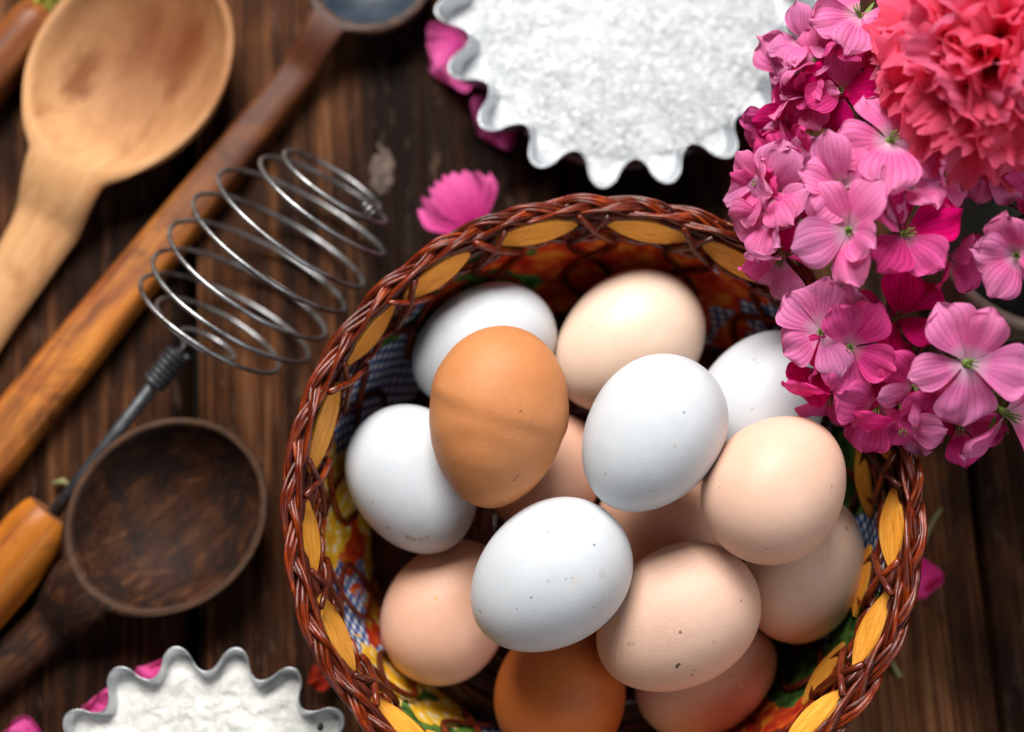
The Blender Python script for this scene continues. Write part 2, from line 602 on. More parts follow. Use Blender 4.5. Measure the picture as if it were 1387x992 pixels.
DARK = Mat('dark walnut spoon wood')
v = DARK.coord((0.07, 1, 1), False)
g1 = DARK.noise(v, 0.16, 6, 0.65, 1.5)
g2 = DARK.noise(v, 0.9, 4, 0.6)
f = DARK.math('ADD', DARK.math('MULTIPLY', g1, 0.75), DARK.math('MULTIPLY', g2, 0.25))
c = DARK.ramp(f, [(0.30, (0.012, 0.005, 0.003)), (0.48, (0.038, 0.014, 0.007)), (0.62, (0.085, 0.034, 0.015)), (0.78, (0.18, 0.085, 0.045))])
bl = DARK.ramp(DARK.noise(DARK.coord((0.05, 0.05, 0.05), False), 1.0, 5, 0.65, 0.6), [(0.46, 0.0), (0.60, 0.85)])
c = DARK.mix(bl, c, (0.014, 0.009, 0.008))
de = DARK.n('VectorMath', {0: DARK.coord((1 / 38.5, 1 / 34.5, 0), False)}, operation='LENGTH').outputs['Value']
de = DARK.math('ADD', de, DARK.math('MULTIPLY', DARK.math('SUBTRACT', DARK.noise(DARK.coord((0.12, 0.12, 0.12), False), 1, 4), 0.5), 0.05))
c = DARK.mix(DARK.ramp(de, [(0.915, 0.0), (0.96, 0.42), (1.0, 0.34), (1.03, 0.0)]), c, (0.13, 0.070, 0.041))  # paler lip: worn edge, with the rim highlight also put into the colour
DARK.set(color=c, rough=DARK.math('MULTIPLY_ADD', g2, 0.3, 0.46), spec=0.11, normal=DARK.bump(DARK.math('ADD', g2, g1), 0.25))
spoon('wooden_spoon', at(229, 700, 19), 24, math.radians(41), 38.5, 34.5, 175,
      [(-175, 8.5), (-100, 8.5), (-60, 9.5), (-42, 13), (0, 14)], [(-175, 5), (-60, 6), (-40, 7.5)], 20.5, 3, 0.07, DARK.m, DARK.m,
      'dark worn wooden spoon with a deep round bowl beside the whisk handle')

LADH = wood('reddish brown ladle handle', [(0.12, (0.07, 0.016, 0.005)), (0.38, (0.24, 0.064, 0.012)), (0.62, (0.44, 0.145, 0.022)), (0.92, (0.60, 0.25, 0.045))],
            'X', 0.16, 0.06, 0.5, 0.2, ((0.03, 0.012, 0.008), 0.75, 0.03), rnd=False)
# the wood is charred and greyer close to the bowl: a wear of its own along the handle
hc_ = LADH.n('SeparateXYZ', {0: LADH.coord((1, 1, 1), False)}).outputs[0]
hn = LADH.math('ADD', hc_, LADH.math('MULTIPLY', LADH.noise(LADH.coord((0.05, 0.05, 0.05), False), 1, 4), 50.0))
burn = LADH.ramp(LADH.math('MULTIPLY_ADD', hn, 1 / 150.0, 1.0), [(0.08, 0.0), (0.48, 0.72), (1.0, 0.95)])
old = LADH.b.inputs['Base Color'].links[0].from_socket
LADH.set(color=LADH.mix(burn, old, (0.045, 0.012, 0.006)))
LADB = Mat('blue black ladle bowl')
v = LADB.coord((1, 1, 1), False)
zc = LADB.n('SeparateXYZ', {0: v}).outputs[2]
dn = LADB.noise(v, 0.08, 5, 0.65)
xy = LADB.n('VectorMath', {0: LADB.n('VectorMath', {0: v, 1: (1, 1, 0)}, operation='MULTIPLY').outputs[0]}, operation='LENGTH').outputs['Value']
inside = LADB.ramp(LADB.math('DIVIDE', xy, 30.0), [(0.74, 1.0), (0.80, 0.0)])
cb = LADB.ramp(dn, [(0.3, (0.009, 0.014, 0.021)), (0.7, (0.035, 0.050, 0.070))])
cw = LADB.ramp(LADB.noise(v, 0.3, 5), [(0.35, (0.025, 0.013, 0.009)), (0.65, (0.095, 0.045, 0.026))])
LADB.set(color=LADB.mix(inside, cw, cb), rough=LADB.ramp(inside, [(0, 0.6), (1, 0.5)]), spec=0.3, normal=LADB.bump(dn, 0.6))
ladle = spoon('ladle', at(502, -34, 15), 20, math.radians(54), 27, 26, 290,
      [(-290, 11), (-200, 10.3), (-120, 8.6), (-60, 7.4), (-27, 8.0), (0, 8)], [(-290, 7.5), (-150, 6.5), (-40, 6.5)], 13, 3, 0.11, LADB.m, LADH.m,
      'long wooden ladle with a flat orange-brown handle and blue-black bowl', 3.5)

# ---------------------------------------------------------------- wooden tool in the top-left corner
ORW = wood('orange varnished wood', [(0.1, (0.06, 0.015, 0.004)), (0.45, (0.17, 0.048, 0.010)), (0.8, (0.32, 0.11, 0.025))], 'X', 0.2, 0.05, 0.5, 0.1, coat=0.08, rnd=False)
STRAW = Mat('yellow green straw').set(color=(0.42, 0.40, 0.06), rough=0.6)
pt = at(62, 18, 11)
tool = empty('straw_brush', (pt.x, pt.y, 0), Matrix.Rotation(math.radians(53), 4, 'Z').to_quaternion(),
             'orange wooden brush handle with yellow-green straw beside the pale spoon', 'brush')
V, Fc = tube([(x, 0, 11) for x in range(-180, 3, 6)], [interp([(-180, 6), (-120, 9), (-30, 10.5), (-6, 10.5), (0, 9)], x) for x in range(-180, 3, 6)], 20)
mk('handle', V, Fc, ORW.m, tool)
random.seed(3)
parts = []
for k in range(70):
    a, r = random.uniform(0, 6.28), 8.5 * math.sqrt(random.random())
    y, z = r * math.cos(a), r * math.sin(a)
    parts.append(tube([(-4, y, 11 + z), (20, y * 1.2, 11 + z * 1.05), (52 + random.uniform(-4, 4), y * 1.7, max(1, 11 + z * 1.1))], 0.75, 5))
V, Fc = join(*parts)
tag(mk('bristles', V, Fc, STRAW.m, tool), kind='stuff')
V, Fc = join(*[tube([(6 + w, 9.6 * math.cos(t / 24 * 6.2832), 11 + 9.6 * math.sin(t / 24 * 6.2832)) for t in range(24)], 0.7, 6, True) for w in (0, 1.3, 2.6)])
mk('binding', V, Fc, Mat('green binding').set(color=(0.14, 0.20, 0.03), rough=0.5).m, tool)

# ---------------------------------------------------------------- whisk
STEEL = Mat('dull steel wire')
v = STEEL.coord()
STEEL.set(color=STEEL.ramp(STEEL.noise(v, 0.12, 5, 0.7), [(0.35, (0.16, 0.15, 0.14)), (0.55, (0.40, 0.40, 0.40)), (0.75, (0.55, 0.55, 0.55))]), metal=0.9, rough=0.38,
          normal=STEEL.bump(STEEL.noise(v, 0.8, 3), 0.1))
IRON = Mat('dark iron rod')
v = IRON.coord()
IRON.set(color=IRON.ramp(IRON.noise(v, 0.3, 5, 0.7), [(0.35, (0.030, 0.032, 0.036)), (0.7, (0.085, 0.088, 0.095))]), metal=0.55, rough=0.48)
YEL = wood('honey varnished whisk handle', [(0.05, (0.15, 0.036, 0.004)), (0.42, (0.37, 0.105, 0.007)), (0.9, (0.52, 0.18, 0.016))], 'X', 0.16, 0.05, 0.55, 0.12,
           ((0.17, 0.045, 0.008), 0.7, 0.05), coat=0.12, rnd=False)
pA = at(72, 697, 14)      # top of the wooden handle
pB = at(243, 476, 27)     # where the wire begins
whisk = empty('spiral_whisk', (pA.x, pA.y, 0), label='spiral wire whisk with a honey-coloured wooden handle lying against the ladle', cat='whisk')
O = Vector((pA.x, pA.y, 0))
ax = (pB - pA).normalized()
hd = Vector((ax.x, ax.y, 0.0)).normalized()
hrot = hd.to_track_quat('X', 'Z')
xs = [-120, -110, -90, -60, -30, -9, -2.5, 0]
rs = [7, 9.5, 11.5, 12.6, 12.9, 12.5, 11.6, 10.4]
V, Fc = tube([(x, 0, 0) for x in xs], rs, 32, cap=False)
hnd = mk('handle', V, Fc, YEL.m, whisk, loc=pA - O, rot=hrot)
ENDG = Mat('reddish end grain')
ev = ENDG.coord((1, 1, 1), False)
ENDG.set(color=ENDG.ramp(ENDG.noise(ev, 0.35, 5, 0.7), [(0.3, (0.13, 0.04, 0.012)), (0.7, (0.40, 0.16, 0.06))]), rough=0.7, spec=0.1, normal=ENDG.bump(ENDG.noise(ev, 0.8, 4), 0.5))
mk('end_face', [(0.15 * (1 - q), q * 10.4 * math.cos(2 * math.pi * k / 32), q * 10.4 * math.sin(2 * math.pi * k / 32)) for q in (0.2, 1.0) for k in range(32)],
   [(k, (k + 1) % 32, 32 + (k + 1) % 32, 32 + k)[::-1] for k in range(32)] + [tuple(range(32))], ENDG.m, hnd)
V, Fc = tube([pA - O - ax * 6, pA - O + ax * 20, pB - O], 2.5, 14)
mk('rod', V, Fc, IRON.m, whisk)
# spring collar wound round the top of the rod
pts = []
side = ax.cross(Vector((0, 0, 1))).normalized()
up_ = side.cross(ax).normalized()
for i in range(7 * 18 + 1):
    t = i / 18
    a = t * 2 * math.pi
    pts.append(pB - O - ax * (15 - t * 2.1) + (side * math.cos(a) + up_ * math.sin(a)) * 3.6)
V, Fc = tube(pts, 1.25, 8)
mk('collar', V, Fc, IRON.m, whisk)
# the coil: loop centres and radii
loops = [  # px, py of loop centre, centre z, radius
    (262, 462, 27, 5.0), (283, 452, 29, 21.0), (300, 440, 33, 33.0), (320, 411, 34, 34.0), (344, 372, 34.5, 34.0), (371, 337, 35, 34.0),
    (404, 302, 35, 33.5), (441, 270, 34, 28.0), (452, 246, 33, 20.5), (455, 241, 32, 19.5)]
lc = [at(*l[:3]) for l in loops]
axw = (lc[-2] - lc[2]).normalized()
axw = Vector((axw.x, axw.y, 0.42)).normalized()
sd = axw.cross(Vector((0, 0, 1))).normalized()
uw = sd.cross(axw).normalized()
pts = []
NLP = len(loops) - 1
PER = 56
for i in range(NLP * PER - PER // 3):
    t = i / PER
    k = min(int(t), NLP - 1)
    f = t - k
    c = lc[k].lerp(lc[k + 1], f)
    r = lerp(loops[k][3], loops[k + 1][3], f)
    a = 2 * math.pi * t + 2.6
    wv = Vector((noise.noise(Vector((t * 1.7, 0, 1))), noise.noise(Vector((t * 1.7, 5, 2))), noise.noise(Vector((t * 1.7, 9, 3))))) * 1.6
    pts.append(c - O + sd * (r * math.cos(a)) + uw * (r * math.sin(a)) + wv)
pts = [pB - O - ax * 4, pB - O + ax * 3] + pts
V, Fc = tube(pts, 0.9, 8)
mk('coil', V, Fc, STEEL.m, whisk)
# the wire's end is hooked round the last loop
e = pts[-1]
hp = [e + (axw * math.sin(t * 0.7) + uw * math.cos(t * 0.7)) * 1.7 + sd * (t * 0.25) for t in range(20)]
V, Fc = tube(hp, 0.8, 6)
mk('hook', V, Fc, STEEL.m, whisk)

# ---------------------------------------------------------------- the basket
BC = at(817, 679, 80)
BO = Vector((BC.x, BC.y, 0))
PROF = [(0, 82), (8, 85), (25, 91), (45, 95.5), (60, 97), (70, 98), (80, 99.5)]


def wicker(name, dark, mid, light, rough=0.28, coat=0.6, fibre=False):
    M = Mat(name)
    v = M.coord()
    if fibre:
        oi = M.math('MULTIPLY', M.n('ObjectInfo').outputs['Random'], 90.0)
        u3 = M.n('VectorMath', {0: M.n('TexCoord').outputs['UV'], 1: (3.2, 0.16, 1.0)}, operation='MULTIPLY').outputs[0]
        v = M.n('VectorMath', {0: u3, 1: M.n('CombineXYZ', {0: oi, 1: oi, 2: oi}).outputs[0]}, operation='ADD').outputs[0]
    g = M.noise(v, 0.7 if fibre else 0.16, 5, 0.65, 0.4)
    g2 = M.noise(v, 1.6 if fibre else 1.1, 3, 0.6)
    col = M.ramp(M.math('MULTIPLY_ADD', g2, 0.25, M.math('MULTIPLY', g, 0.8)), [(0.3, dark), (0.52, mid), (0.74, light)])
    col = M.n('HueSaturation', {'Value': M.math('MULTIPLY_ADD', M.n('ObjectInfo').outputs['Random'], 0.7, 0.6), 'Color': col}).outputs[0]
    M.set(color=col, rough=rough, spec=0.25, coat=coat, coatr=0.16,
          normal=M.bump(g2, 0.32 if fibre else 0.12))
    return M.m


WRIM = wicker('varnished willow rods', (0.020, 0.002, 0.001), (0.12, 0.0115, 0.0022), (0.42, 0.070, 0.008), 0.24, 0.25, True)
WRED = wicker('red brown varnished wicker', (0.028, 0.003, 0.0015), (0.125, 0.0135, 0.0028), (0.32, 0.052, 0.008), 0.32, 0.4)
WDARK = wicker('dark red wicker', (0.035, 0.005, 0.003), (0.085, 0.012, 0.005), (0.17, 0.03, 0.01), 0.4, 0.35)
BAND = wicker('ochre split wood strip', (0.42, 0.13, 0.010), (0.72, 0.29, 0.028), (0.86, 0.46, 0.08), 0.5, 0.1, True)

LIN = Mat('printed lining')
uvn = LIN.n('TexCoord').outputs['UV']
duv = LIN.n('VectorMath', {0: uvn, 1: LIN.n('VectorMath', {0: LIN.n('TexNoise', {'Vector': uvn, 'Scale': 0.08, 'Detail': 3.0}).outputs['Color'], 'Scale': 9.0}, operation='SCALE').outputs[0]}, operation='ADD').outputs[0]
cell = LIN.n('TexVoronoi', {'Vector': duv, 'Scale': 0.052, 'Randomness': 1.0}, voronoi_dimensions='2D')
crand = LIN.n('SeparateColor', {0: cell.outputs['Color']}).outputs[0]
rot = LIN.n('VectorRotate', {'Vector': uvn, 'Axis': (0, 0, 1), 'Angle': 0.5}).outputs[0]
sx = LIN.n('SeparateXYZ', {0: rot})
chx = LIN.math('GREATER_THAN', LIN.math('SINE', LIN.math('MULTIPLY', sx.outputs[0], 1.55)), 0.0)
chy = LIN.math('GREATER_THAN', LIN.math('SINE', LIN.math('MULTIPLY', sx.outputs[1], 1.55)), 0.0)
ging = LIN.ramp(LIN.math('MULTIPLY', LIN.math('ADD', chx, chy), 0.5), [(0.0, (0.82, 0.82, 0.80)), (0.4, (0.16, 0.26, 0.52)), (0.9, (0.02, 0.04, 0.17))], 'CONSTANT')
fl = LIN.n('TexVoronoi', {'Vector': duv, 'Scale': 0.22}, voronoi_dimensions='2D')
yel = LIN.ramp(fl.outputs['Distance'], [(0.0, (0.80, 0.78, 0.72)), (0.3, (0.86, 0.56, 0.04)), (0.7, (0.75, 0.38, 0.02))])
red = LIN.ramp(LIN.noise(duv, 0.14, 5, 0.6), [(0.35, (0.36, 0.012, 0.008)), (0.5, (0.62, 0.06, 0.012)), (0.66, (0.75, 0.26, 0.03))])
grn = LIN.ramp(LIN.noise(duv, 0.2, 4), [(0.4, (0.02, 0.07, 0.015)), (0.65, (0.12, 0.24, 0.04))])
us = LIN.n('SeparateXYZ', {0: uvn})
un = LIN.math('ADD', us.outputs[0], LIN.math('MULTIPLY', LIN.math('SUBTRACT', LIN.noise(uvn, 0.05, 3), 0.5), 60.0))
sel = LIN.math('DIVIDE', un, 603.0)
sel = LIN.math('ADD', sel, LIN.math('MULTIPLY', LIN.math('SUBTRACT', crand, 0.5), 0.07))
G_, R_, Y_, L_ = 0.1, 0.35, 0.6, 0.9          # check, red, yellow, leaf
pick = LIN.ramp(sel, [(0.0, L_), (0.06, G_), (0.15, R_), (0.31, L_), (0.35, G_), (0.465, Y_), (0.53, R_), (0.555, G_), (0.59, Y_), (0.63, L_), (0.67, G_), (0.76, Y_), (0.79, R_), (0.90, L_), (0.95, G_)], 'CONSTANT')
c = LIN.mix(LIN.math('GREATER_THAN', pick, 0.2), ging, red)
c = LIN.mix(LIN.math('GREATER_THAN', pick, 0.5), c, yel)
c = LIN.mix(LIN.math('GREATER_THAN', pick, 0.75), c, grn)
LIN.set(color=c, rough=0.5, coat=0.1, coatr=0.2, spec=0.3)

basket = empty('wicker_basket', BO, label='round red-brown wicker basket with ochre strips and printed lining holding the eggs', cat='basket')


def ringpts(r, z, n, fr=None):
    return [(r * math.cos(2 * math.pi * i / n), r * math.sin(2 * math.pi * i / n), z) for i in range(n)]


# woven floor and lining
V, Fc = lathe([(0.01, 4.4), (30, 4.5), (60, 4.6), (83, 5.0), (86, 3.0), (84, 0.6), (60, 0.5), (0.01, 0.5)], 72)
mk('base', V, Fc, WDARK, basket)
for k in range(1, 10):
    rr = 8 * k + 4
    V, Fc = tube([(rr * math.cos(t), rr * math.sin(t), 4.4 + 1.1 * math.sin(10 * t + math.pi * k)) for t in [2 * math.pi * i / 120 for i in range(120)]], 2.3, 6, True)
    mk('base_weaver', V, Fc, WDARK, basket)
V, Fc, UV = [], [], []
SEG = 180
zs = [5 + 59 * i / 14 for i in range(15)]
for i, z in enumerate(zs):
    for k in range(SEG + 1):
        a = 2 * math.pi * k / SEG
        r = interp(PROF, z) - 0.6 + 0.9 * noise.noise(Vector((math.cos(a) * 5, math.sin(a) * 5, z * 0.06)))
        V.append((r * math.cos(a), r * math.sin(a), z))
        UV.append((a * 96, z))
for i in range(14):
    for k in range(SEG):
        q = i * (SEG + 1) + k
        Fc.append((q, q + SEG + 1, q + SEG + 2, q + 1))
mk('lining', V, Fc, LIN.m, basket, uv=UV)

NX = 17
PH = 0.11
# outer weavers, going in and out of the stakes
for k in range(14):
    z = 3 + k * 4.35
    pts = []
    for i in range(240):
        t = 2 * math.pi * i / 240
        r = interp(PROF, z) + 4.0 + 1.3 * math.sin(NX * 2 * t + math.pi * k)
        pts.append((r * math.cos(t), r * math.sin(t), z + 0.4 * math.sin(5 * t + k)))
    V, Fc = tube(pts, 2.15, 6, True)
    mk('weaver', V, Fc, WDARK if k % 3 else WRED, basket)

# ochre strips: two rows, each piece a thin curved slat between two crossings
def slat(t0, t1, z0, z1, r0, r1, nm='strip'):
    V, Fc = [], []
    n = 16
    ex = random.uniform(0.55, 0.9)
    UVs = []
    for i in range(n + 1):
        f = i / n
        t = lerp(t0, t1, f)
        bow = math.sin(math.pi * f)
        pin = 0.08 + 0.92 * bow ** ex
        zc, hz = (z0 + z1) / 2, (z1 - z0) / 2 * pin
        rc, hr = (r0 + r1) / 2 - 1.3 * bow, (r1 - r0) / 2 * pin
        for (sgn, off) in ((-1, 0), (1, 0), (1, 0.9), (-1, 0.9)):
            r = rc + sgn * hr + off
            V.append((r * math.cos(t), r * math.sin(t), zc + sgn * hz - off * 0.3))
            UVs.append((sgn * 3.0 + off, t * 96))
    for i in range(n):
        for k in range(4):
            l = (k + 1) % 4
            Fc.append((i * 4 + k, i * 4 + l, i * 4 + 4 + l, i * 4 + 4 + k))
    Fc += [(3, 2, 1, 0), (n * 4, n * 4 + 1, n * 4 + 2, n * 4 + 3)]
    mk(nm, V, Fc, BAND, basket, smooth_=False, uv=UVs)


random.seed(11)
for i in range(NX):
    t = PH + 2 * math.pi * i / NX
    w = 2 * math.pi / NX
    j = random.uniform(-0.02, 0.02)
    slat(t + 0.035 + j + random.uniform(-.02, .03), t + w - 0.035 + j + random.uniform(-.03, .03), 66.5 + random.uniform(-1.2, 1.0), 75.5 + random.uniform(-.8, .8), 95.2 + random.uniform(-.7, .7), 99.4)
    if math.cos(t + w) > 0.75 or abs(t + w - 4.4) < 0.5:
        slat(t + w * 0.5 + 0.05, t + w * 1.5 - 0.05, 46.5, 56, 92.6, 95.0)
for (rr, zz) in ((99.6, 73.5), (98.6, 70.6), (97.8, 67.8)):
    pts = [((rr + 0.5 * math.sin(NX * 2 * t + zz)) * math.cos(t), (rr + 0.5 * math.sin(NX * 2 * t + zz)) * math.sin(t), zz) for t in [2 * math.pi * i / 240 for i in range(240)]]
    V, Fc = tube(pts, 1.35, 6, True)
    mk('weaver', V, Fc, WDARK, basket)
# wicker stakes crossing in front of the strips
for i in range(0, NX * 2, 2):
    t = PH + math.pi * i / NX
    for sgn in (-1, 1):
        pts, dd = [], 0.10 + random.uniform(-0.012, 0.012)
        up_half = (i % 2 == 0)
        for q in range(23):
            f = q / 22
            z = lerp(6, 80.5, f)
            ph = t + sgn * dd * math.sin(math.pi * (f - 0.92) / 0.4)
            r = interp(PROF, z) - 2.3 - (3.0 * smooth(0.68, 0.84, f) * (1 - smooth(0.90, 1.0, f)) if up_half else -0.2 * f)
            if not up_half:
                r += 3.2 * smooth(0.72, 0.9, f)
            pts.append((r * math.cos(ph), r * math.sin(ph), z))
        V, Fc = tube(pts, 1.1 + random.uniform(-0.12, 0.15), 6)
        mk('stake', V, Fc, WRED if sgn > 0 else WDARK, basket)
# paired inner cords above and below the openwork
for (z, ph0) in ((62.0, 0.0), (63.0, math.pi)):
    pts = []
    for i in range(300):
        t = 2 * math.pi * i / 300
        r = interp(PROF, z) - 1.9 + 1.0 * math.sin(NX * 2 * t + ph0)
        pts.append((r * math.cos(t), r * math.sin(t), z + 1.2 * math.cos(NX * 2 * t + ph0)))
    V, Fc = tube(pts, 1.05, 6, True)
    mk('weaver', V, Fc, WRED, basket)
# plaited rim: three bundles of willow rods, two rods in each
NP = 11
for k in range(3):
    for s_ in (-1, 0, 1):
        pts, rad = [], []
        N_ = 900
        for i in range(N_):
            t = 2 * math.pi * i / N_
            ph = NP * t + 2 * math.pi * k / 3 + 0.25 * math.sin(3 * t + k) + 0.12 * s_
            a = 2.5 * math.sin(ph) + s_ * 0.8 * math.cos(ph) ** 2 + s_ * 0.5
            b = 1.6 * math.sin(2 * ph) + s_ * 0.8 * math.sin(ph)
            wob = 0.8 * noise.noise(Vector((math.cos(t) * 7, math.sin(t) * 7, k + s_ * 0.9)))
            r = 101.6 + a + wob
            z = 80.0 + b - 0.05 * a * a - 0.22 * a + 0.8 * math.sin(2 * t + 1) + wob
            pts.append((r * math.cos(t), r * math.sin(t), z))
            rad.append((0.84 - 0.12 * abs(s_)) * (1 + 0.35 * noise.noise(Vector((t * 9, k * 3.1, s_ * 2.0)))))
        V, Fc = tube(pts, rad, 8, True)
        mk('rim_strand', V, Fc, WRIM, basket, uv=tube_uv(pts, rad, 8))
# two twisted cords tucked under the plait
for (rr, zz, n_) in ((102.5, 75.5, 46), (103.2, 72.2, 44)):
    for k in range(2):
        pts = []
        for i in range(700):
            t = 2 * math.pi * i / 700
            ph = n_ * t + math.pi * k
            r = rr + 1.35 * math.cos(ph)
            pts.append((r * math.cos(t), r * math.sin(t), zz + 1.35 * math.sin(ph)))
        V, Fc = tube(pts, 1.3, 6, True)
        mk('rim_cord', V, Fc, WRED if k else WDARK, basket)

# ---------------------------------------------------------------- eggs
KAS = 0.085


def egg_mat(name, col, col2, rough, pores, spots, speck=0.5, bumpd=0.05):
    M = Mat(name)
    v = M.coord()
    vl = M.coord((1, 1, 1), False)
    m1 = M.noise(v, 0.05, 4, 0.6)
    m2 = M.noise(v, 1.3, 3, 0.7)
    f = M.math('ADD', M.math('MULTIPLY', m1, 0.7), M.math('MULTIPLY', m2, 0.3 * pores))
    c = M.ramp(f, [(0.28, col2), (0.62, col)])
    vo = M.n('TexVoronoi', {'Vector': v, 'Scale': 0.19, 'Randomness': 1.0})
    rnd_ = M.n('SeparateColor', {0: vo.outputs['Color']}).outputs[0]
    msk = M.math('MULTIPLY', M.math('LESS_THAN', vo.outputs['Distance'], 0.055), M.math('GREATER_THAN', rnd_, 1 - 0.45 * speck))
    c = M.mix(M.math('MULTIPLY', msk, 0.7), c, (0.10, 0.055, 0.03))
    # faint scuffs
    sc = M.ramp(M.noise(M.coord((0.12, 0.5, 0.5)), 1.0, 5, 0.7, 1.0), [(0.66, 0.0), (0.74, 0.35 * speck)])
    c = M.mix(sc, c, (0.42, 0.31, 0.22))
    dn = M.n('VectorMath', {0: M.n('VectorMath', {0: M.n('TexNoise', {'Vector': v, 'Scale': 1.4, 'Detail': 3.0}).outputs['Color'], 1: (0.5, 0.5, 0.5)}, operation='SUBTRACT').outputs[0], 'Scale': 2.0}, operation='SCALE').outputs[0]
    vd = M.n('VectorMath', {0: vl, 1: dn}, operation='ADD').outputs[0]
    for (pos, rad, scol, amt) in spots:
        d = M.n('VectorMath', {0: vd, 1: tuple(pos)}, operation='DISTANCE').outputs['Value']
        k = M.ramp(M.math('DIVIDE', d, rad * 2), [(0.38, amt), (0.55, 0.0)])
        c = M.mix(k, c, scol)
    chalk = M.ramp(M.noise(M.coord((0.09, 0.09, 0.09)), 1.0, 6, 0.7, 0.4), [(0.50, 0.0), (0.75, 0.30)])
    c = M.mix(chalk, c, tuple(min(0.85, x * 1.12 + 0.015) for x in col))
    h = M.math('ADD', M.math('MULTIPLY', m2, 0.6), M.noise(v, 2.2, 3, 0.7))
    h = M.math('ADD', h, M.math('MULTIPLY', M.noise(v, 0.18, 3), 1.2))
    M.set(color=c, rough=M.math('MULTIPLY_ADD', m2, 0.2, rough - 0.10), spec=0.26, sss=0.12, ssr=(1.0, 0.55, 0.4), sscale=0.003, normal=M.bump(h, bumpd))
    return M.m


def egg_r(t):
    return math.sqrt(max(0.0, 1 - t * t)) * (1 - KAS * t)


WHITE, WHITE2 = (0.605, 0.63, 0.65), (0.55, 0.575, 0.60)
CREAM, CREAM2 = (0.80, 0.61, 0.475), (0.76, 0.55, 0.41)
PEACH, PEACH2 = (0.72, 0.42, 0.295), (0.66, 0.365, 0.245)
PINKE, PINKE2 = (0.69, 0.455, 0.345), (0.63, 0.395, 0.285)
BROWN, BROWN2 = (0.56, 0.225, 0.082), (0.49, 0.18, 0.06)
RUST, RUST2 = (0.47, 0.135, 0.030), (0.40, 0.105, 0.022)
INK, TAN, OCH = (0.02, 0.012, 0.012), (0.36, 0.23, 0.14), (0.72, 0.36, 0.10)
